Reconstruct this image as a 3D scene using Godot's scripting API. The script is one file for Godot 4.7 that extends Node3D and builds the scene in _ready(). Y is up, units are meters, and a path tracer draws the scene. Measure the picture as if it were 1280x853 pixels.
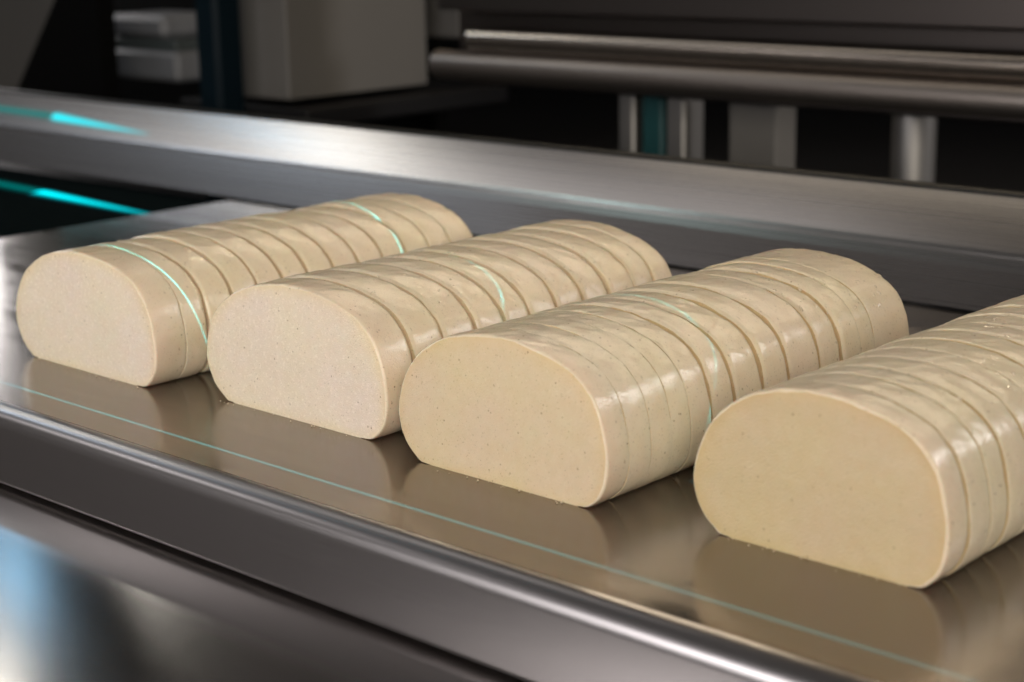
extends Node3D

var rng := RandomNumberGenerator.new()
var names := {}
var M := {}
var lump := FastNoiseLite.new()

# ------------------------------------------------------------------ helpers
func numbered(called: String) -> String:
	if not names.has(called):
		names[called] = 0
		return called
	names[called] += 1
	return "%s_%03d" % [called, names[called]]

func tag(o: Node3D, label: String, category: String, group := "", kind := "") -> Node3D:
	if label: o.set_meta("label", label)
	if category: o.set_meta("category", category)
	if group: o.set_meta("group", group)
	if kind: o.set_meta("kind", kind)
	return o

func thing(called: String, label: String, category: String, at := Vector3.ZERO, group := "") -> Node3D:
	var o := Node3D.new()
	o.name = numbered(called)
	add_child(o)
	o.position = at
	tag(o, label, category, group)
	return o

func put(called: String, m: Mesh, mat: Material, parent: Node = null, at := Vector3.ZERO) -> MeshInstance3D:
	var o := MeshInstance3D.new()
	o.name = numbered(called) if parent == null else called
	o.mesh = m
	if mat: o.material_override = mat
	o.position = at
	if parent == null: add_child(o)
	else: parent.add_child(o, true)
	return o

# a closed outline in the (z, y) plane swept along x; smooth where the outline turns gently
func swept(outline: PackedVector2Array, x0: float, x1: float, steps := 1) -> ArrayMesh:
	var st := SurfaceTool.new()
	st.begin(Mesh.PRIMITIVE_TRIANGLES)
	var n := outline.size()
	var area := 0.0
	for i in n:
		var a := outline[i]
		var b := outline[(i + 1) % n]
		area += a.x * b.y - b.x * a.y
	var pts := outline
	if area < 0.0:
		pts = outline.duplicate()
		pts.reverse()
	var nor := []
	for i in n:
		var e := (pts[(i + 1) % n] - pts[i]).normalized()
		nor.append(Vector2(e.y, -e.x))
	var run := 0.0
	for i in n:
		var a := pts[i]
		var b := pts[(i + 1) % n]
		var here: Vector2 = nor[i]
		var na := here
		var nb := here
		if here.dot(nor[(i + n - 1) % n]) > 0.85: na = (here + nor[(i + n - 1) % n]).normalized()
		if here.dot(nor[(i + 1) % n]) > 0.85: nb = (here + nor[(i + 1) % n]).normalized()
		var l := a.distance_to(b)
		for k in steps:
			var xa := lerpf(x0, x1, float(k) / steps)
			var xb := lerpf(x0, x1, float(k + 1) / steps)
			var q := [[a, na, xa, run], [a, na, xb, run], [b, nb, xb, run + l], [b, nb, xa, run + l]]
			for j in [0, 2, 1, 0, 3, 2]:
				var v: Array = q[j]
				st.set_normal(Vector3(0, v[1].y, v[1].x))
				st.set_uv(Vector2(v[2], v[3]))
				st.add_vertex(Vector3(v[2], v[0].y, v[0].x))
		run += l
	var tri := Geometry2D.triangulate_polygon(pts)
	for side in 2:
		var x: float = [x0, x1][side]
		for t in range(0, tri.size(), 3):
			var c := [tri[t], tri[t + 1], tri[t + 2]]
			var p0: Vector2 = pts[c[0]]
			var p1: Vector2 = pts[c[1]]
			var p2: Vector2 = pts[c[2]]
			var ccw := (p1 - p0).cross(p2 - p0) > 0.0
			if ccw == (side == 0): c.reverse()
			for j in c:
				st.set_normal(Vector3(1 if side else -1, 0, 0))
				st.set_uv(Vector2(pts[j].x, pts[j].y))
				st.add_vertex(Vector3(x, pts[j].y, pts[j].x))
	return st.commit()

func arc(c: Vector2, r: float, a0: float, a1: float, n := 8) -> PackedVector2Array:
	var out := PackedVector2Array()
	for i in n + 1:
		var a := deg_to_rad(lerpf(a0, a1, float(i) / n))
		out.append(c + Vector2(cos(a), sin(a)) * r)
	return out

# a box with chamfered edges
func chamfered(size: Vector3, c := 0.002) -> ArrayMesh:
	var h := size / 2.0
	var pts := PackedVector3Array()
	for sx in [-1, 1]:
		for sy in [-1, 1]:
			for sz in [-1, 1]:
				var s := Vector3(sx, sy, sz)
				pts.append(s * (h - Vector3(0, c, c)))
				pts.append(s * (h - Vector3(c, 0, c)))
				pts.append(s * (h - Vector3(c, c, 0)))
	return hull(pts)

func hull(pts: PackedVector3Array) -> ArrayMesh:
	var sh := ConvexPolygonShape3D.new()
	sh.points = pts
	# faces by brute force over coplanar groups: small point sets only
	var st := SurfaceTool.new()
	st.begin(Mesh.PRIMITIVE_TRIANGLES)
	st.set_smooth_group(-1)
	var mid := Vector3.ZERO
	for p in pts: mid += p / pts.size()
	var done := {}
	var n := pts.size()
	for i in n:
		for j in range(i + 1, n):
			for k in range(j + 1, n):
				var nr := (pts[j] - pts[i]).cross(pts[k] - pts[i])
				if nr.length() < 1e-12: continue
				nr = nr.normalized()
				if nr.dot(pts[i] - mid) < 0: nr = -nr
				var d := nr.dot(pts[i])
				var ok := true
				var face := []
				for m in n:
					var e := nr.dot(pts[m]) - d
					if e > 1e-6:
						ok = false
						break
					if e > -1e-6: face.append(m)
				if not ok or done.has(str(face)): continue
				done[str(face)] = true
				var fc := Vector3.ZERO
				for m in face: fc += pts[m] / face.size()
				var u := (pts[face[0]] - fc).normalized()
				var w := nr.cross(u)
				face.sort_custom(func(a, b): return atan2((pts[a] - fc).dot(w), (pts[a] - fc).dot(u)) < atan2((pts[b] - fc).dot(w), (pts[b] - fc).dot(u)))
				for m in range(1, face.size() - 1):
					for q in [face[0], face[m + 1], face[m]]:
						st.set_normal(nr)
						var p := pts[q]
						st.set_uv(Vector2(p.dot(u), p.dot(w)))
						st.add_vertex(p)
	return st.commit()

func box(called: String, lo: Vector3, hi: Vector3, mat: Material, parent: Node = null, c := 0.002) -> MeshInstance3D:
	return put(called, chamfered(hi - lo, c), mat, parent, (lo + hi) / 2.0 - (parent.position if parent else Vector3.ZERO))

func rod(r: float, l: float, c := 0.0015) -> ArrayMesh:   # a cylinder along y with rounded rims
	var st := SurfaceTool.new()
	st.begin(Mesh.PRIMITIVE_TRIANGLES)
	var prof := [[Vector2(0, -l / 2), Vector2(0, -1)], [Vector2(r - c, -l / 2), Vector2(0, -1)], [Vector2(r, -l / 2 + c), Vector2(1, 0)], [Vector2(r, l / 2 - c), Vector2(1, 0)], [Vector2(r - c, l / 2), Vector2(0, 1)], [Vector2(0, l / 2), Vector2(0, 1)]]
	var n := 40
	for i in prof.size() - 1:
		for k in n:
			var q := []
			for jk in [[i, k], [i + 1, k], [i + 1, k + 1], [i, k + 1]]:
				var a: float = TAU * jk[1] / n
				var pr: Array = prof[jk[0]]
				q.append([Vector3(pr[0].x * cos(a), pr[0].y, pr[0].x * sin(a)), Vector3(pr[1].x * cos(a), pr[1].y, pr[1].x * sin(a)), Vector2(float(jk[1]) / n, pr[0].y)])
			for j in [0, 2, 1, 0, 3, 2]:
				st.set_normal(q[j][1])
				st.set_uv(q[j][2])
				st.add_vertex(q[j][0])
	return st.commit()

func noise_tex(freq: float, size := 512, octaves := 4, kind := FastNoiseLite.TYPE_SIMPLEX_SMOOTH, ramp: Gradient = null, sd := 1) -> NoiseTexture2D:
	var f := FastNoiseLite.new()
	f.noise_type = kind
	f.frequency = freq
	f.fractal_octaves = octaves
	f.seed = sd
	var t := NoiseTexture2D.new()
	t.width = size
	t.height = size
	t.seamless = true
	t.noise = f
	if ramp: t.color_ramp = ramp
	return t

func ramp(a: float, b: float, p0 := 0.0, p1 := 1.0) -> Gradient:
	var g := Gradient.new()
	g.offsets = PackedFloat32Array([p0, p1])
	g.colors = PackedColorArray([Color(a, a, a), Color(b, b, b)])
	return g

func lin(r: float, g: float, b: float) -> Color:
	return Color(r, g, b).linear_to_srgb()

# dough colour: soft mottling and scattered bran specks, 1024 px over 12 cm
func speckled(base: Color, sd: int, specks: int, fibres := 1500, grit := 0.016) -> ImageTexture:
	var n := 1024
	var im := Image.create(n, n, false, Image.FORMAT_RGB8)
	var r := RandomNumberGenerator.new()
	r.seed = sd
	var f := FastNoiseLite.new()
	f.seed = sd
	f.frequency = 0.03
	f.fractal_octaves = 5
	var soft := f.get_seamless_image(n / 2, n / 2, false, false, 0.1)
	f.frequency = 0.008
	f.fractal_octaves = 3
	f.seed = sd + 70
	var drift := f.get_seamless_image(n / 4, n / 4, false, false, 0.1)
	drift.resize(n, n, Image.INTERPOLATE_CUBIC)
	soft.resize(n, n, Image.INTERPOLATE_CUBIC)
	for y in n:
		for x in n:
			var v := soft.get_pixel(x, y).r - 0.5
			var w := (drift.get_pixel(x, y).r - 0.5) * 0.03
			var g := r.randf_range(-grit, grit)
			im.set_pixel(x, y, Color(base.r + v * 0.018 + g, base.g + v * 0.024 + g + w * 0.3, base.b + v * 0.036 + g - w))
	for i in specks:
		var cx := r.randi_range(0, n - 1)
		var cy := r.randi_range(0, n - 1)
		var big := r.randf()
		var rad := 1.0 + 1.0 * big * big + (1.2 if r.randf() < 0.04 else 0.0)
		var dark := r.randf_range(0.06, 0.26) + (0.22 if rad > 2.4 else 0.0)
		var hue := r.randf_range(0.7, 1.15)
		for dy in range(-5, 6):
			for dx in range(-5, 6):
				var k := clampf(rad - Vector2(dx, dy * hue).length() + 0.5, 0.0, 1.0) * dark
				if k <= 0.0: continue
				var px := posmod(cx + dx, n)
				var py := posmod(cy + dy, n)
				im.set_pixel(px, py, im.get_pixel(px, py).lerp(Color(0.30, 0.20, 0.12), k))
	# pale short fibres, also painting the wet sparkle into the colour
	for i in fibres:
		var p := Vector2(r.randf() * n, r.randf() * n)
		var dir := Vector2.from_angle(r.randf_range(0.9, 2.2))
		var l := r.randf_range(2.0, 8.0)
		var up := r.randf_range(0.1, 0.4)
		for k in int(l):
			var q := p + dir * k
			var px := posmod(int(q.x), n)
			var py := posmod(int(q.y), n)
			im.set_pixel(px, py, im.get_pixel(px, py).lerp(Color(0.97, 0.94, 0.88), up))
	return ImageTexture.create_from_image(im)

# brushed steel: fine streaks along u
func brushed(sd: int, lo: float, hi: float, wear := 0.0) -> ImageTexture:
	var w := 512
	var h := 1024
	var im := Image.create(w, h, false, Image.FORMAT_L8)
	var r := RandomNumberGenerator.new()
	r.seed = sd
	var f := FastNoiseLite.new()
	f.seed = sd
	f.frequency = 0.006
	f.fractal_octaves = 5
	var marks := f.get_seamless_image(w, h, false, false, 0.1) if wear > 0.0 else null
	for y in h:
		var a := r.randf()
		var b := r.randf()
		var ph := r.randf() * TAU
		for x in w:
			var t := 0.5 + 0.5 * sin(TAU * x / w + ph)
			var v := lerpf(a, b, t)
			var k := lerpf(lo, hi, v)
			if wear > 0.0: k -= wear * smoothstep(0.5, 0.75, marks.get_pixel(x, y).r)
			im.set_pixel(x, y, Color(k, k, k))
	return ImageTexture.create_from_image(im)

func steel(albedo: Color, rough: float, streaks: Texture2D, scale: Vector3, bump := 0.0, metal := 1.0) -> StandardMaterial3D:
	var m := StandardMaterial3D.new()
	m.albedo_color = albedo
	m.metallic = metal
	m.roughness = rough
	m.metallic_specular = 0.5
	m.uv1_scale = scale
	if streaks:
		m.roughness_texture = streaks
		m.roughness_texture_channel = BaseMaterial3D.TEXTURE_CHANNEL_RED
		m.roughness = rough / 0.8
		if bump > 0.0:
			m.heightmap_enabled = true
			m.heightmap_texture = streaks
			m.heightmap_scale = bump
	return m

func plain(albedo: Color, rough: float, metal := 0.0) -> StandardMaterial3D:
	var m := StandardMaterial3D.new()
	m.albedo_color = albedo
	m.roughness = rough
	m.metallic = metal
	return m

func glowing(c: Color, e: float) -> StandardMaterial3D:
	var m := StandardMaterial3D.new()
	m.albedo_color = Color(0.02, 0.05, 0.05)
	m.emission_enabled = true
	m.emission = c
	m.emission_energy_multiplier = e
	return m

# a softbox or panel lamp: housing, glowing face and the light of that size just before it
func panel_lamp(label: String, at: Vector3, look: Vector3, size: Vector2, color: Color, energy: float, glow: float) -> void:
	var t := thing("panel_lamp", label, "lamp", at)
	var zdir := (at - look).normalized()
	var up := Vector3.UP if absf(zdir.y) < 0.95 else Vector3.FORWARD
	t.basis = Basis.looking_at(-zdir, up)
	var w := size.x
	var h := size.y
	put("housing", chamfered(Vector3(w + 0.03, h + 0.03, 0.03), 0.003), M.lamp_shell, t, Vector3(0, 0, 0.0165))
	put("diffuser", chamfered(Vector3(w, h, 0.004), 0.001), glowing(color, glow), t, Vector3(0, 0, -0.0025))
	var l := AreaLight3D.new()
	l.name = "panel_light"
	l.area_size = size
	l.light_color = color
	l.light_energy = energy
	l.area_range = 8.0
	l.area_attenuation = 2.0
	l.shadow_enabled = true
	l.position = Vector3(0, 0, -0.008)
	t.add_child(l, true)

# a line projector: a tiny lamp in a fan-shaped housing with a narrow slit, throwing one thin line from a to b
func line_projector(label: String, src: Vector3, a: Vector3, b: Vector3, share: float, slit: float, energy: float, color: Color) -> void:
	var t := thing("line_projector", label, "projector", src)
	var u := (b - a).normalized()
	var mid := (a + b) / 2.0
	var v := (mid - src).normalized()
	u = (u - v * u.dot(v)).normalized()
	var n := u.cross(v).normalized()
	var pa := (a - src) * share
	var pb := (b - src) * share
	var depth := pa.dot(v)
	var pb2 := pb * (depth / pb.dot(v))
	var back := -v * 0.02
	var hw := 0.016
	for s in [-1.0, 1.0]:
		var w := PackedVector3Array()
		for k in [hw, hw + 0.003]:
			for p in [back - u * 0.02, back + u * 0.02, pa - u * 0.006, pb2 + u * 0.006]:
				w.append(p + n * s * k)
		put("side_plate", hull(w), M.black, t)
		var e := PackedVector3Array()
		for k in [slit / 2.0, hw + 0.003]:
			for p in [pa - u * 0.006, pb2 + u * 0.006]:
				for dd in [0.0, 0.001]:
					e.append(p + n * s * k + v * (dd + 0.0003))
		put("slit_blade", hull(e), M.black, t)
		var c := PackedVector3Array()
		var q0: Vector3 = back + u * 0.02 * s
		var q1: Vector3 = (pb2 + u * 0.004) if s > 0 else (pa - u * 0.004)
		for k in [-hw, hw]:
			for p in [q0, q1]:
				for dd in [0.0, 0.002]:
					c.append(p + n * k + u * s * dd)
		put("end_plate", hull(c), M.black, t)
	var cap := PackedVector3Array()
	for k in [-hw, hw]:
		for x in [-0.02, 0.02]:
			for dd in [0.0, -0.003]:
				cap.append(back + n * k + u * x + v * dd)
	put("end_cap", hull(cap), M.black, t)
	var l := AreaLight3D.new()
	l.name = "line_light"
	l.area_size = Vector2(0.0004, 0.0004)
	l.light_color = color
	l.light_energy = energy
	l.area_range = 4.0
	l.area_attenuation = 2.0
	l.shadow_enabled = true
	l.basis = Basis(u, n, u.cross(n).normalized())
	if (-l.basis.z).dot(v) < 0.0: l.basis = Basis(u, -n, -u.cross(n).normalized())
	t.add_child(l, true)

# ------------------------------------------------------------------ the dough
var SECTION := PackedVector2Array([Vector2(0.0, 0.0), Vector2(-0.4, 0.0), Vector2(-0.72, 0.0), Vector2(-0.82, 0.035), Vector2(-0.935, 0.14), Vector2(-1.0, 0.31), Vector2(-0.968, 0.49), Vector2(-0.885, 0.65), Vector2(-0.75, 0.785), Vector2(-0.54, 0.9), Vector2(-0.28, 0.975), Vector2(0.02, 1.0), Vector2(0.3, 0.985), Vector2(0.54, 0.935), Vector2(0.73, 0.86), Vector2(0.86, 0.755), Vector2(0.93, 0.645), Vector2(0.98, 0.49), Vector2(1.0, 0.31), Vector2(0.972, 0.16), Vector2(0.89, 0.05), Vector2(0.76, 0.0), Vector2(0.4, 0.0)])

func section(w: float, h: float, n: int) -> PackedVector2Array:
	var c := Curve2D.new()
	var m := SECTION.size()
	for i in m + 1:
		var p := SECTION[i % m]
		var a := SECTION[(i + m - 1) % m]
		var b := SECTION[(i + 1) % m]
		var s := Vector2(w / 2.0, h)
		var tang := (b - a) * s / 6.0
		if p.y == 0.0: tang.y = 0.0
		c.add_point(p * s, -tang, tang)
	c.bake_interval = 0.0008
	var out := PackedVector2Array()
	var l := c.get_baked_length()
	for i in n: out.append(c.sample_baked(l * i / n, true))
	return out

# one slice: section swept from its front face to its back face, with rounded cut edges
func slice_mesh(sec: PackedVector2Array, h: float, z0: float, z1: float, rf: float, df: float, rb: float, db: float, sd: int, first: bool) -> ArrayMesh:
	var n := sec.size()
	var th := z0 - z1
	var mid := Vector2(0, h * 0.36)
	# rings of the skin: (distance behind the front face, inset)
	var rings := []
	var front := 9
	for i in front:
		var t := float(i) / (front - 1)
		if first: rings.append([rf * (1.0 - cos(PI / 2 * t)), df * (1.0 - sin(PI / 2 * t))])
		else: rings.append([rf * t, df * pow(1.0 - t, 2.0)])
	var inner := 9
	for i in range(1, inner):
		var t := float(i) / inner
		rings.append([lerpf(rf, th - rb, t), -0.00012 * sin(PI * t)])
	for i in 8:
		var t := i / 7.0
		rings.append([th - rb * (1.0 - t), db * t * t])
	var r := RandomNumberGenerator.new()
	r.seed = sd
	var grid := []
	var ph := r.randf() * 100.0
	for rg in rings:
		var row := PackedVector3Array()
		for i in n:
			var p := sec[i]
			var dir := (p - mid)
			var far := dir.length()
			dir /= far
			var wz: float = z0 - rg[0]
			var top := clampf(p.y / h, 0.0, 1.0)
			var q := Vector3(p.x * 1000.0, p.y * 1000.0, wz * 1000.0 + ph)
			var k := lump.get_noise_3d(q.x * 0.5, q.y * 0.5, q.z * 0.35) * 0.0005
			k += lump.get_noise_3d(q.x * 1.8 + 40.0, q.y * 1.8, q.z * 1.8) * 0.00022 * (0.5 + top)
			k += lump.get_noise_3d(q.x * 5.5, q.y * 5.5 + 90.0, q.z * 4.5) * 0.0001 * (0.5 + top)
			k -= rg[1] * (0.75 + 0.5 * lump.get_noise_2d(q.x * 0.9 + sd * 13.0, q.y * 0.9) )
			# knife edge ragged
			var wob := lump.get_noise_2d(i * 1.6 + sd * 37.0, 5.0) * 0.0004 * minf(1.0, (df + db) / 0.0012)
			var o := p + dir * k
			o.y = maxf(o.y, 0.0003 if p.y > 0.0 else 0.0)
			if p.y == 0.0: o.y = 0.0
			var edge := 1.0 if (rg[0] < rf or rg[0] > th - rb) and not first else 0.3
			row.append(Vector3(o.x, o.y, wz + wob * edge))
		grid.append(row)
	var st := SurfaceTool.new()
	st.begin(Mesh.PRIMITIVE_TRIANGLES)
	st.set_smooth_group(0)
	st.set_color(Color.WHITE)
	for row in grid:
		for i in n: st.add_vertex(row[i])
	for j in grid.size() - 1:
		for i in n:
			var a := j * n + i
			var b := j * n + (i + 1) % n
			for q in [a, b + n, b, a, a + n, b + n]: st.add_index(q)
	st.generate_normals()
	var mesh := st.commit()
	# the two cut faces
	for side in 2:
		var f := SurfaceTool.new()
		f.begin(Mesh.PRIMITIVE_TRIANGLES)
		f.set_smooth_group(0)
		var row: PackedVector3Array = grid[0] if side == 0 else grid[grid.size() - 1]
		var steps := 14 if side == 0 and first else 2
		var c := Vector3(0, h * 0.45, row[0].z)
		for s in steps:
			var t := 1.0 - float(s) / steps
			for i in n:
				var p := c.lerp(row[i], t)
				if side == 0 and first and s > 0:
					p.z += lump.get_noise_2d(p.x * 420.0, p.y * 420.0 + sd) * 0.0005
				var rim := clampf(1.0 - p.distance_to(row[i]) / (0.008 + 0.003 * lump.get_noise_2d(p.x * 500.0, p.y * 500.0)), 0.0, 1.0)
				f.set_color(Color.WHITE.lerp(Color(1.0, 0.955, 0.83), rim * rim))
				f.add_vertex(p)
		f.set_color(Color.WHITE)
		f.add_vertex(c)
		for s in steps:
			for i in n:
				var a := s * n + i
				var b := s * n + (i + 1) % n
				var idx := [a, b, b + n, a, b + n, a + n] if s < steps - 1 else [a, b, steps * n]
				if side == 1: idx.reverse()
				for q in idx: f.add_index(q)
		f.generate_normals()
		f.commit(mesh)
	return mesh

# cuts: [z of the cut behind the face, how deep the cut shows 0..1]
func loaf(label: String, at: Vector3, w: float, h: float, yaw: float, cuts: Array, length: float, sd: int) -> Node3D:
	var t := thing("dough_loaf", label, "dough loaf", at, "sliced dough loaves on the tray")
	t.rotation.y = yaw
	var r := RandomNumberGenerator.new()
	r.seed = sd
	var zs := [[0.0, 1.0]]
	zs.append_array(cuts)
	zs.append([-length, 1.0])
	for i in zs.size() - 1:
		var first := i == 0
		var z0: float = zs[i][0] - (0.0 if first else 0.0009 * zs[i][1])
		var z1: float = zs[i + 1][0] + 0.0009 * zs[i + 1][1]
		var a: float = zs[i][1]
		var b: float = zs[i + 1][1]
		var grow := 1.0 if first else r.randf_range(-0.006, 0.006) * a + 1.0
		var sec := section(w * grow, h * (1.0 if first else (1.0 + r.randf_range(-0.008, 0.008) * a)), 190)
		var rf := 0.0013 if first else lerpf(0.0004, 0.0022, a)
		var df := 0.0011 if first else lerpf(0.00002, 0.0013, a)
		var rb := lerpf(0.0004, 0.0024, b)
		var db := lerpf(0.00002, 0.0014, b)
		var last := i == zs.size() - 2
		if last:
			rb = 0.003
			db = 0.003
		var m := slice_mesh(sec, h, z0, z1, rf, df, rb, db, sd * 50 + i, first)
		var loaf_number := sd
		m.surface_set_material(0, M.skin)
		m.surface_set_material(1, [M.cut_rough, M.cut_rough, M.cut, M.cut_shaded][loaf_number - 1])
		m.surface_set_material(2, M.cut)
		var o := put("slice", m, null, t)
		if not first:
			o.position = Vector3(r.randf_range(-0.0006, 0.0006) * a, 0.0, 0.0)
			o.rotation.y = r.randf_range(-0.006, 0.006) * a
	return t

# beads of water lying on the crown of a loaf
func beads(t: Node3D, w: float, h: float, z_from: float, z_to: float, count: int, sd: int, x_lo: float, x_hi: float) -> void:
	var r := RandomNumberGenerator.new()
	r.seed = sd
	var sec := section(w, h, 400)
	var top := []
	for p in sec:
		if p.y > h * 0.55 and p.x > x_lo * w and p.x < x_hi * w: top.append(p)
	var st := SurfaceTool.new()
	st.begin(Mesh.PRIMITIVE_TRIANGLES)
	st.set_smooth_group(0)
	var vi := 0
	for i in count:
		var p: Vector2 = top[r.randi_range(0, top.size() - 1)]
		var nr := (p - Vector2(0, h * 0.3)).normalized()
		nr = Vector2(nr.x * 0.8, nr.y).normalized()
		var side := Vector2(nr.y, -nr.x)
		var z := lerpf(z_from, z_to, r.randf())
		var big := r.randf()
		var rad := 0.0003 + 0.0007 * big * big
		var long := r.randf_range(0.8, 2.2)
		var turn := r.randf() * TAU
		var high := rad * 0.34
		var seg := 9
		for j in 4:
			var e := PI / 2 * j / 3.0
			for k in seg:
				var a := TAU * k / seg
				var l := Vector2(cos(a) * long, sin(a)).rotated(turn) * rad * cos(e) * (1.0 + 0.2 * sin(a * 3.0 + i))
				var lift := high * sin(e) - 0.0002
				var q := p + side * l.x + nr * lift
				st.add_vertex(Vector3(q.x, q.y, z + l.y))
		for j in 3:
			for k in seg:
				var a := vi + j * seg + k
				var b := vi + j * seg + (k + 1) % seg
				for q in [a, b, b + seg, a, b + seg, a + seg]: st.add_index(q)
		vi += 4 * seg
	st.generate_normals()
	var o := put("water_bead", st.commit(), M.bead, t)
	o.set_meta("kind", "stuff")

# ------------------------------------------------------------------ the scene
func _ready() -> void:
	rng.seed = 7
	lump.seed = 3
	lump.frequency = 0.05
	lump.fractal_octaves = 3

	# camera, surroundings, exposure
	var cam := Camera3D.new()
	cam.name = "camera"
	cam.basis = Basis(Vector3(0.73631847, -0.01732553, -0.67641329), Vector3(-0.15106699, 0.97022952, -0.18929722), Vector3(0.65955582, 0.24156676, 0.7117806)).orthonormalized()
	cam.position = Vector3(0.46, 0.2, 0.432)
	cam.near = 0.02
	cam.far = 20.0
	var lens := CameraAttributesPhysical.new()
	lens.frustum_focal_length = 60.99
	lens.frustum_focus_distance = 0.67
	lens.frustum_near = 0.02
	lens.frustum_far = 20.0
	lens.exposure_aperture = 11.0
	cam.attributes = lens
	add_child(cam)
	cam.current = true
	var we := WorldEnvironment.new()
	we.name = "surroundings"
	var env := Environment.new()
	env.background_mode = Environment.BG_COLOR
	env.background_color = lin(0.046, 0.041, 0.037)
	env.tonemap_mode = Environment.TONE_MAPPER_LINEAR
	env.tonemap_exposure = 1.03
	env.sdfgi_enabled = true
	env.ssao_enabled = true
	env.ssil_enabled = true
	we.environment = env
	add_child(we)

	M.lamp_shell = plain(lin(0.03, 0.03, 0.03), 0.5)
	M.black = plain(lin(0.004, 0.004, 0.004), 0.8)

	# lamps
	panel_lamp("panel lamp behind the machine on the right", Vector3(1.0, 0.66, -1.25), Vector3(0.05, 0.02, -0.05), Vector2(0.34, 0.24), Color(1.0, 0.98, 0.97), 0.8, 0.3)
	panel_lamp("soft warm panel lamp behind the viewer", Vector3(1.75, 0.78, 1.9), Vector3(0.0, 0.03, -0.05), Vector2(1.1, 0.7), Color(1.0, 0.96, 0.90), 4.4, 0.3)
	panel_lamp("soft cool panel lamp low before the tray", Vector3(-0.14, 0.25, 1.05), Vector3(-0.2, 0.03, 0.0), Vector2(0.9, 0.42), Color(0.99, 0.97, 0.97), 0.62, 0.3)
	panel_lamp("long lamp above the rollers", Vector3(-0.2, 0.72, -0.9), Vector3(0.0, 0.0, -0.12), Vector2(1.3, 0.05), Color(1.0, 0.91, 0.78), 0.36, 0.5)
	panel_lamp("slim strip lamp over the rollers", Vector3(0.0, 0.6, -0.48), Vector3(0.0, 0.1, -0.6), Vector2(1.3, 0.03), Color(1.0, 0.95, 0.86), 0.04, 0.5)
	panel_lamp("small glint lamp left before the tray", Vector3(-1.1, 0.6, 0.62), Vector3(-0.2, 0.03, 0.0), Vector2(0.1, 0.08), Color(1.0, 0.98, 0.98), 0.04, 0.5)
	panel_lamp("small cool lamp before the far left end", Vector3(-1.95, 1.05, 0.2), Vector3(-0.2, 0.03, 0.0), Vector2(0.2, 0.14), Color(0.86, 0.93, 1.0), 0.13, 0.5)
	panel_lamp("wide dim ceiling lamp over the left of the machine", Vector3(-1.6, 1.3, -0.1), Vector3(-1.6, 0.0, -0.1), Vector2(1.7, 0.36), Color(1.0, 0.98, 0.97), 0.125, 0.1)
	panel_lamp("long narrow lamp above the far left end", Vector3(-1.43, 0.915, -0.2), Vector3(-0.1, 0.0, -0.1), Vector2(0.60, 0.04), Color(1.0, 0.99, 0.95), 0.10, 0.4)
	panel_lamp("small blue white lamp under the long narrow lamp", Vector3(-1.4, 0.775, -0.352), Vector3(-0.1, 0.0, 0.1), Vector2(0.05, 0.045), Color(0.55, 0.82, 1.0), 0.0075, 1.0)
	panel_lamp("square lamp low behind the far left end", Vector3(-1.62, 0.24, -0.71), Vector3(-0.4, 0.0, -0.1), Vector2(0.12, 0.14), Color(1.0, 0.98, 0.98), 0.09, 0.4)

	materials()
	machine()
	loaves()
	scraps()
	projectors()

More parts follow.
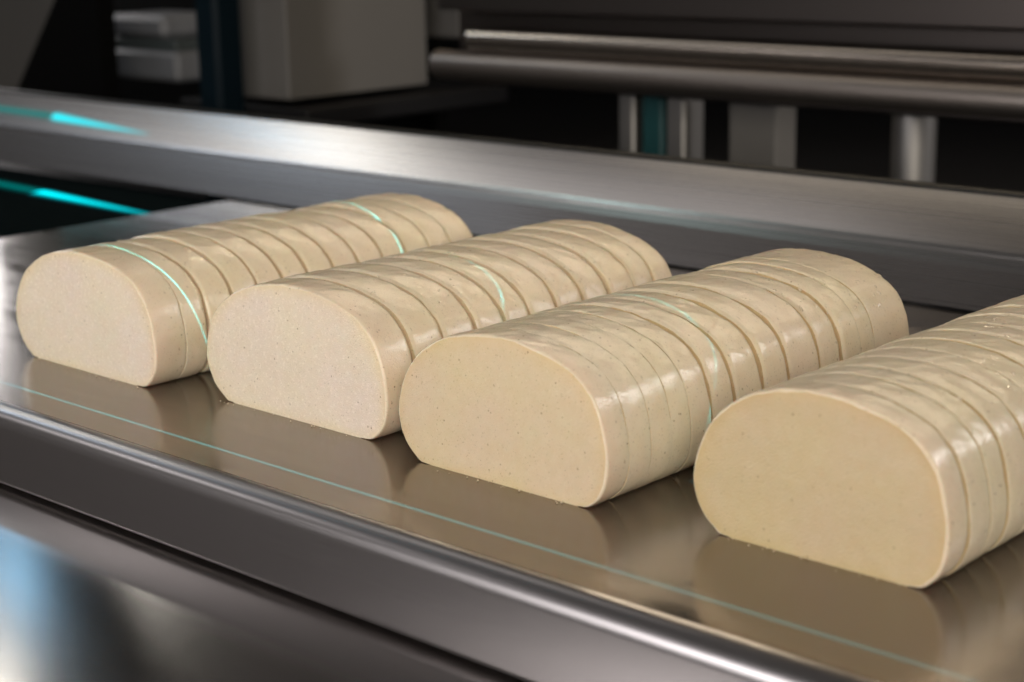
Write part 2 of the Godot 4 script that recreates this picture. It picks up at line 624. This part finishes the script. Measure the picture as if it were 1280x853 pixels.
func materials() -> void:
	var br1 := brushed(5, 0.8, 1.0)
	var br2 := brushed(9, 0.88, 0.98, 0.3)
	var br3 := brushed(13, 0.93, 1.0, 0.06)
	M.tray = steel(lin(0.235, 0.21, 0.185), 0.19, br2, Vector3(2.2, 5.0, 1), 0.0, 0.92)
	M.lip = steel(lin(0.43, 0.41, 0.41), 0.28, br1, Vector3(2.2, 9.0, 1), 0.00015)
	M.rail = steel(lin(0.50, 0.475, 0.47), 0.25, br1, Vector3(1.6, 6.0, 1), 0.0002)
	M.plate = steel(lin(0.42, 0.395, 0.38), 0.155, br3, Vector3(1.7, 4.0, 1), 0.0)
	M.roller = steel(lin(0.5, 0.44, 0.38), 0.27, null, Vector3.ONE)
	M.roller_dull = steel(lin(0.30, 0.265, 0.24), 0.42, null, Vector3.ONE)
	M.dull_steel = steel(lin(0.34, 0.33, 0.32), 0.5, null, Vector3.ONE)
	M.cover = steel(lin(0.10, 0.088, 0.083), 0.42, null, Vector3.ONE)
	M.grey_shade = plain(lin(0.04, 0.05, 0.05), 0.5)
	M.pale = plain(lin(0.13, 0.135, 0.145), 0.5)
	M.grey_panel = plain(lin(0.105, 0.10, 0.093), 0.6)
	M.dark_panel = plain(lin(0.012, 0.012, 0.013), 0.45)
	M.blue_post = plain(lin(0.004, 0.009, 0.013), 0.35)
	M.blue_post.metallic_specular = 0.15
	M.teal = plain(lin(0.006, 0.05, 0.055), 0.5)
	M.belt = plain(lin(0.005, 0.008, 0.009), 0.3)
	M.belt.specular_mode = BaseMaterial3D.SPECULAR_DISABLED
	M.flange_dark = plain(lin(0.008, 0.009, 0.009), 0.5)  # near black, painting the dark reflection in the steel flange
	M.flange_dark.metallic_specular = 0.3
	M.black.metallic_specular = 0.1
	M.dark_panel.metallic_specular = 0.2

	var grain := noise_tex(0.14, 1024, 4, FastNoiseLite.TYPE_SIMPLEX_SMOOTH, null, 11)
	var patches := noise_tex(0.06, 1024, 4, FastNoiseLite.TYPE_SIMPLEX_SMOOTH, ramp(0.6, 1.0, 0.2, 0.8), 12)
	var cut := StandardMaterial3D.new()
	cut.albedo_texture = speckled(lin(0.645, 0.515, 0.345), 21, 3200, 5000)  # darker base, painting the weaker light on the third loaf's face
	cut.vertex_color_use_as_albedo = true
	cut.uv1_triplanar = true
	cut.uv1_world_triplanar = true
	cut.uv1_scale = Vector3.ONE * 8.3
	cut.roughness = 0.5
	cut.roughness_texture = patches
	cut.metallic_specular = 0.5
	cut.heightmap_enabled = true
	cut.heightmap_texture = grain
	cut.heightmap_scale = 0.018
	cut.subsurf_scatter_enabled = true
	cut.subsurf_scatter_strength = 0.15
	M.cut = cut
	var rough := cut.duplicate() as StandardMaterial3D
	rough.albedo_texture = speckled(lin(0.745, 0.635, 0.515), 23, 2600, 9000)
	rough.roughness = 0.3
	rough.heightmap_scale = 0.011
	M.cut_rough = rough
	var yellow := cut.duplicate() as StandardMaterial3D
	yellow.albedo_texture = speckled(lin(0.555, 0.435, 0.27), 24, 1500)  # darkened and yellowed to paint the weaker light on the nearest face
	M.cut_shaded = yellow
	var skin := cut.duplicate() as StandardMaterial3D
	skin.albedo_texture = speckled(lin(0.765, 0.645, 0.475), 22, 4200, 300, 0.01)
	skin.roughness_texture = null
	skin.roughness = 0.25
	skin.metallic_specular = 0.42
	skin.heightmap_scale = 0.009
	M.skin = skin
	var bead := plain(lin(0.72, 0.60, 0.43), 0.05)
	bead.clearcoat_enabled = true
	bead.clearcoat = 1.0
	bead.clearcoat_roughness = 0.03
	bead.metallic_specular = 0.6
	M.bead = bead

func machine() -> void:
	# the tray with its rolled front edge
	var tray := thing("steel_tray", "brushed steel tray with rolled front edge carrying the four loaves", "tray")
	put("pan", swept(PackedVector2Array([Vector2(-0.342, 0.0), Vector2(0.0568, 0.0), Vector2(0.0568, -0.003), Vector2(-0.342, -0.003)]), -0.53, 0.9), M.tray, tray)
	var o := PackedVector2Array([Vector2(0.0572, 0.0)])
	o.append_array(arc(Vector2(0.0572, -0.0082), 0.0082, 86, 0, 16))
	o.append_array(arc(Vector2(0.0624, -0.0314), 0.003, 0, -90, 5))
	o.append_array(PackedVector2Array([Vector2(0.05, -0.0344), Vector2(0.05, -0.0316), Vector2(0.0606, -0.0316), Vector2(0.0606, -0.012), Vector2(0.0572, -0.0035)]))
	put("rolled_edge", swept(o, -0.53, 0.9), M.lip, tray)
	# the raised rail along the back
	var p := PackedVector2Array([Vector2(-0.3435, 0.0015), Vector2(-0.358, 0.0265)])
	p.append_array(arc(Vector2(-0.3676, 0.0237), 0.0092, 18, 44, 5))
	p.append_array(PackedVector2Array([Vector2(-0.3898, 0.0530), Vector2(-0.3910, 0.0518), Vector2(-0.365, 0.027), Vector2(-0.3465, 0.0012)]))
	var rail := thing("rear_guide_rail", "folded steel guide rail running along the back of the tray", "rail")
	put("folded_sheet", swept(p, -1.0, 0.9), M.rail, rail)
	var q := PackedVector2Array([Vector2(-0.3888, 0.0522), Vector2(-0.3890, 0.0538), Vector2(-0.3905, 0.0546), Vector2(-0.397, 0.0542), Vector2(-0.405, 0.0515), Vector2(-0.405, 0.049), Vector2(-0.3915, 0.05)])
	put("dark_flange", swept(q, -0.98, 0.9), M.flange_dark, rail)  # top flange of the rail, its dark reflection put into the colour
	var pl := PackedVector2Array([Vector2(0.02, -0.0270), Vector2(0.46, -0.121), Vector2(0.46, -0.125), Vector2(0.02, -0.0310)])
	tag(put("guard_plate", swept(pl, -0.8, 0.9), M.plate), "sloping brushed steel guard plate below the front of the tray", "plate")
	# the dark belt beyond the left end
	box("dark_belt", Vector3(-1.5, -0.03, -0.351), Vector3(-0.536, -0.005, 0.06), M.belt)
	tag(get_node("dark_belt"), "glossy dark conveyor belt beyond the left end of the tray", "belt")
	var s1 := thing("cyan_laser_streak", "painted glowing ribbon for the laser streak on the dark belt left of the tray", "laser streak")  # glowing ribbons painting the laser streak on the belt, not a lamp
	ribbon("tapered_streak", [Vector3(-0.70, -0.0035, -0.287), Vector3(-0.53, -0.0035, -0.275)], Vector3(0, 0, 1), 0.015, 0.008, streak_glow(Color(0.0, 0.9, 0.95), 2.4, true), s1)
	ribbon("dim_streak", [Vector3(-0.92, -0.0035, -0.300), Vector3(-0.7005, -0.0035, -0.287)], Vector3(0, 0, 1), 0.016, 0.018, streak_glow(Color(0.0, 0.62, 0.6), 0.55, false), s1)
	var s2 := thing("cyan_laser_streak", "painted glowing ribbon for the laser streak along the fold of the rear rail", "laser streak")  # same painted laser light, where it meets the rail fold
	ribbon("tapered_streak", [Vector3(-0.805, 0.0395, -0.3725), Vector3(-0.66, 0.0345, -0.3675)], Vector3(0, 0.66, -0.75), 0.009, 0.003, streak_glow(Color(0.0, 0.9, 0.95), 1.5, true), s2)
	ribbon("dim_streak", [Vector3(-0.95, 0.041, -0.374), Vector3(-0.8055, 0.0395, -0.3725)], Vector3(0, 0.66, -0.75), 0.006, 0.008, streak_glow(Color(0.0, 0.62, 0.6), 0.6, false), s2)
	# behind the rail
	box("machine_floor", Vector3(-1.6, -0.12, -1.5), Vector3(0.9, -0.05, -0.46), M.dark_panel)
	tag(get_node("machine_floor"), "", "", "", "structure")
	box("machine_back_wall", Vector3(-2.6, -0.3, -1.6), Vector3(1.2, 0.9, -1.55), M.dark_panel)
	tag(get_node("machine_back_wall"), "", "", "", "structure")
	box("grey_cabinet", Vector3(-0.80, 0.042, -0.72), Vector3(-0.709, 0.30, -0.55), M.grey_panel, null, 0.0012)
	tag(get_node("grey_cabinet"), "square grey metal cabinet standing behind the rail", "cabinet")
	box("cabinet_ledge", Vector3(-0.86, 0.02, -0.80), Vector3(-0.68, 0.036, -0.545), M.dark_panel, null, 0.002)
	tag(get_node("cabinet_ledge"), "flat dark ledge under the grey cabinet", "ledge")
	box("roller_bracket", Vector3(-0.745, 0.083, -0.80), Vector3(-0.69, 0.30, -0.745), M.grey_panel, null, 0.003)
	tag(get_node("roller_bracket"), "grey bracket block between the cabinet and the rollers", "bracket")
	box("blue_post", Vector3(-0.772, -0.05, -0.53), Vector3(-0.742, 0.35, -0.50), M.blue_post, null, 0.004)
	tag(get_node("blue_post"), "dark blue square post left of the grey cabinet", "post")
	# rollers and cover
	for d in [["upper", 0.098, 0.0098, -0.60, -0.535], ["lower", 0.0762, 0.012, -0.60, -0.575]]:
		var ro := put("roller", rod(d[2], 1.4), M.roller if d[0] == "upper" else M.roller_dull, null, Vector3(d[4] + 0.7, d[1], d[3]))
		ro.rotation.z = PI / 2
		tag(ro, "upper polished steel roller with the bright streak, just under the cover" if d[0] == "upper" else "lower steel roller bar above the dark opening", "roller", "steel rollers behind the rail")
	var cv := PackedVector2Array([Vector2(-0.59, 0.1215), Vector2(-0.588, 0.123), Vector2(-0.588, 0.127), Vector2(-0.592, 0.30), Vector2(-0.66, 0.30), Vector2(-0.66, 0.1215)])
	tag(put("machine_cover", swept(cv, -0.56, 0.9), M.cover), "dark steel cover panel above the rollers", "cover")
	tag(box("cross_beam", Vector3(-0.575, 0.058, -0.665), Vector3(0.9, 0.12, -0.625), M.cover), "brown steel cross beam close behind the two rollers", "beam")
	# posts in the dark opening
	for d in [[-0.4404, -0.424, M.dull_steel, "thin bright steel post, first from the left in the dark opening"], [-0.416, -0.395, M.teal, "teal post between two grey posts in the dark opening"], [-0.391, -0.373, M.dull_steel, "grey post right of the teal post"], [-0.330, -0.285, M.grey_panel, "wide pale square post in the middle of the dark opening"]]:
		var b := box("support_post", Vector3(d[0], -0.05, -0.70), Vector3(d[1], 0.07, -0.672), d[2])
		tag(b, d[3], "post")
	tag(put("round_post", rod(0.016, 0.12), M.dull_steel, null, Vector3(-0.178, 0.005, -0.69)), "round grey post at the right of the dark opening", "post")
	# upper left
	var bp := PackedVector3Array()
	for z in [-0.62, -0.60]:
		for corner in [Vector2(-1.10, 0.16), Vector2(-1.26, -0.02), Vector2(-1.062, -0.02), Vector2(-1.062, 0.16)]: bp.append(Vector3(corner.x, corner.y, z))
	tag(put("black_guard", hull(bp), M.black), "black sheet guard with a slanted left edge behind the rail", "guard")
	var sh := thing("sensor_housing", "pale grey housing with a dark band, seen between the black guard and the blue post", "housing", Vector3(-1.12, 0.06, -0.74))
	box("lower_shell", Vector3(-1.19, 0.026, -0.78), Vector3(-1.07, 0.058, -0.70), M.pale, sh, 0.004)
	box("dark_band", Vector3(-1.187, 0.0584, -0.777), Vector3(-1.073, 0.0706, -0.703), M.grey_shade, sh, 0.001)
	box("upper_shell", Vector3(-1.19, 0.071, -0.78), Vector3(-1.09, 0.096, -0.70), M.pale, sh, 0.006)
	box("black_backing", Vector3(-1.4, -0.05, -0.84), Vector3(-0.80, 0.5, -0.82), M.black)
	tag(get_node("black_backing"), "flat black backing sheet behind the pale sensor housing", "sheet")
	box("grey_wall_panel", Vector3(-2.2, -0.1, -0.92), Vector3(-1.52, 0.5, -0.9), M.grey_panel)
	tag(get_node("grey_wall_panel"), "grey brown panel beyond the slanted edge of the black guard", "panel")

func streak_glow(c: Color, e: float, fade: bool) -> StandardMaterial3D:  # emissive gradient that paints a streak of laser light
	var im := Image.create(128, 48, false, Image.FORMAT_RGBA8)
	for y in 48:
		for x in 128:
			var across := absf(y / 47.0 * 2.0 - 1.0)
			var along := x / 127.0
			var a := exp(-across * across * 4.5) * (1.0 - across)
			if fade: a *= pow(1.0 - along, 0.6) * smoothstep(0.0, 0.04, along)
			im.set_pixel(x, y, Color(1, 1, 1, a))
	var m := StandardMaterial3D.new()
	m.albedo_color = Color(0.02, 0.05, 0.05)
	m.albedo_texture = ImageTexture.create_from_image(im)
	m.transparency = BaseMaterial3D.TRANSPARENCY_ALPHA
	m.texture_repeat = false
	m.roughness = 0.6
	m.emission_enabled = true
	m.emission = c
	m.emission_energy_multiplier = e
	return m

func ribbon(called: String, ends: Array, across: Vector3, w0: float, w1: float, mat: Material, parent: Node) -> void:
	var st := SurfaceTool.new()
	st.begin(Mesh.PRIMITIVE_TRIANGLES)
	var n := 12
	var m := 6
	var up: Vector3 = (ends[1] - ends[0]).cross(across).normalized()
	if up.y < 0.0: up = -up
	for i in n + 1:
		for j in m + 1:
			var t := float(i) / n
			var u := float(j) / m
			var w := lerpf(w0, w1, t)
			st.set_uv(Vector2(t, u))
			st.set_normal(up)
			st.add_vertex(ends[0].lerp(ends[1], t) + across * w * (u * 2.0 - 1.0) + up * 0.0012 * (1.0 - pow(u * 2.0 - 1.0, 2.0)))
	for i in n:
		for j in m:
			var a := i * (m + 1) + j
			for q in [a, a + 1, a + m + 2, a, a + m + 2, a + m + 1]: st.add_index(q)
	put(called, st.commit(), mat, parent)

func loaves() -> void:
	var c1 := [[-0.0165, 0.15], [-0.030, 0.9], [-0.046, 0.8], [-0.061, 0.7], [-0.0765, 0.9], [-0.092, 0.9], [-0.108, 0.9], [-0.124, 0.85], [-0.140, 0.8], [-0.156, 0.9], [-0.172, 0.5], [-0.187, 0.2]]
	loaf("sliced dough loaf at the left end, thin cyan line across its first slice", Vector3(-0.1994, 0, 0.0056), 0.1096, 0.055, 0.0, c1, 0.206, 1)
	beads(get_node("dough_loaf"), 0.1096, 0.055, -0.02, -0.205, 60, 11, -0.3, 0.4)
	var c2 := [[-0.0178, 0.9], [-0.0363, 0.9], [-0.0552, 0.95], [-0.0719, 0.9], [-0.0874, 0.9], [-0.105, 1.0], [-0.1223, 1.0], [-0.1394, 0.95], [-0.1566, 0.8], [-0.1716, 0.6]]
	var l2 := loaf("sliced dough loaf second from the left, pale speckled face and deep even grooves", Vector3(-0.0662, 0, -0.0043), 0.1114, 0.056, 0.0, c2, 0.187, 2)
	beads(l2, 0.1114, 0.056, -0.01, -0.186, 110, 21, -0.4, 0.4)
	var c3 := [[-0.012, 0.03], [-0.024, 0.06], [-0.036, 0.05], [-0.047, 0.2], [-0.061, 0.8], [-0.0755, 0.85], [-0.094, 1.0], [-0.111, 0.9], [-0.1325, 0.9], [-0.148, 0.9], [-0.162, 0.3], [-0.173, 0.25]]
	var l3 := loaf("sliced dough loaf third from the left, front slices barely parted, wet shine on side", Vector3(0.0536, 0, 0.0023), 0.1018, 0.0546, 0.0, c3, 0.203, 3)
	beads(l3, 0.1018, 0.0546, -0.13, -0.2, 170, 31, -0.35, 0.45)
	var c4 := [[-0.0125, 0.35], [-0.026, 0.3], [-0.0375, 0.45], [-0.053, 0.4], [-0.068, 0.4], [-0.084, 0.45], [-0.1, 0.7], [-0.116, 0.7], [-0.132, 0.7], [-0.148, 0.7], [-0.164, 0.7], [-0.18, 0.6]]
	var l4 := loaf("sliced dough loaf nearest the camera, cut off by the picture edge, water beads on top", Vector3(0.1806, 0, -0.0063), 0.0934, 0.0548, 0.0, c4, 0.2, 4)
	beads(l4, 0.0934, 0.0548, -0.03, -0.195, 380, 41, -0.45, 0.45)

func scraps() -> void:
	# a few crumbs before the cut faces
	var r := RandomNumberGenerator.new()
	r.seed = 77
	var c := SurfaceTool.new()
	c.begin(Mesh.PRIMITIVE_TRIANGLES)
	var spots := [[-0.245, -0.155, 0.0062], [-0.112, -0.022, -0.0038], [0.014, 0.09, 0.003], [0.145, 0.213, -0.0058]]
	for s in spots:
		for i in 14:
			var at := Vector3(lerpf(s[0], s[1], r.randf()), 0.0002, s[2] + absf(r.randfn(0.0, 0.0012)) + 0.0002)
			var rad := r.randf_range(0.00018, 0.0005)
			var tips := [Vector3.UP, Vector3.RIGHT, Vector3.BACK, Vector3.LEFT, Vector3.FORWARD]
			var pts := []
			for t in tips: pts.append(at + t * rad * r.randf_range(0.6, 1.4))
			for t in 4:
				for q in [pts[0], pts[1 + t], pts[1 + (t + 1) % 4]]: c.add_vertex(q)
	c.generate_normals()
	tag(put("dough_crumbs", c.commit(), M.bead), "tiny pale crumbs of dough along the feet of the cut faces", "crumbs", "", "stuff")

func projectors() -> void:
	var cyan := Color(0.16, 0.92, 1.0)
	line_projector("line projector throwing the cyan line along the front of the tray", Vector3(-0.36, 0.50, 0.24), Vector3(-0.34, 0, 0.0403), Vector3(0.24, 0, 0.0403), 0.42, 0.0005, 6.0, cyan)
	line_projector("line projector throwing the cyan line over the first slice of the far loaf", Vector3(0.1, 0.55, 0.153), Vector3(-0.25, 0.05, -0.017), Vector3(-0.155, 0.0, -0.0275), 0.5, 0.0004, 0.85, cyan)
	line_projector("line projector throwing the cyan line over the rear of the far loaf", Vector3(0.0, 0.55, -0.1136), Vector3(-0.25, 0.05, -0.169), Vector3(-0.155, 0.03, -0.148), 0.5, 0.0004, 0.8, cyan)
	line_projector("line projector throwing the cyan line across the middle loaves", Vector3(0.1, 0.5, -0.343), Vector3(-0.09, 0.05, -0.09), Vector3(0.125, 0.0, -0.041), 0.5, 0.0006, 0.2, cyan)
	line_projector("added line projector for the teal glow on the tray between the two right loaves", Vector3(0.13, 0.5, -0.30), Vector3(0.112, 0.0, -0.044), Vector3(0.140, 0.0, -0.0403), 0.4, 0.0010, 0.7, Color(0.0, 0.8, 0.85))  # extra projector, added to strengthen the teal glow here
	line_projector("line projector throwing the pale line along the fold of the rear rail", Vector3(-0.75, 0.62, 0.0), Vector3(-0.70, 0.0275, -0.3595), Vector3(0.35, 0.0275, -0.3595), 0.5, 0.004, 0.022, Color(0.85, 1.0, 0.99))
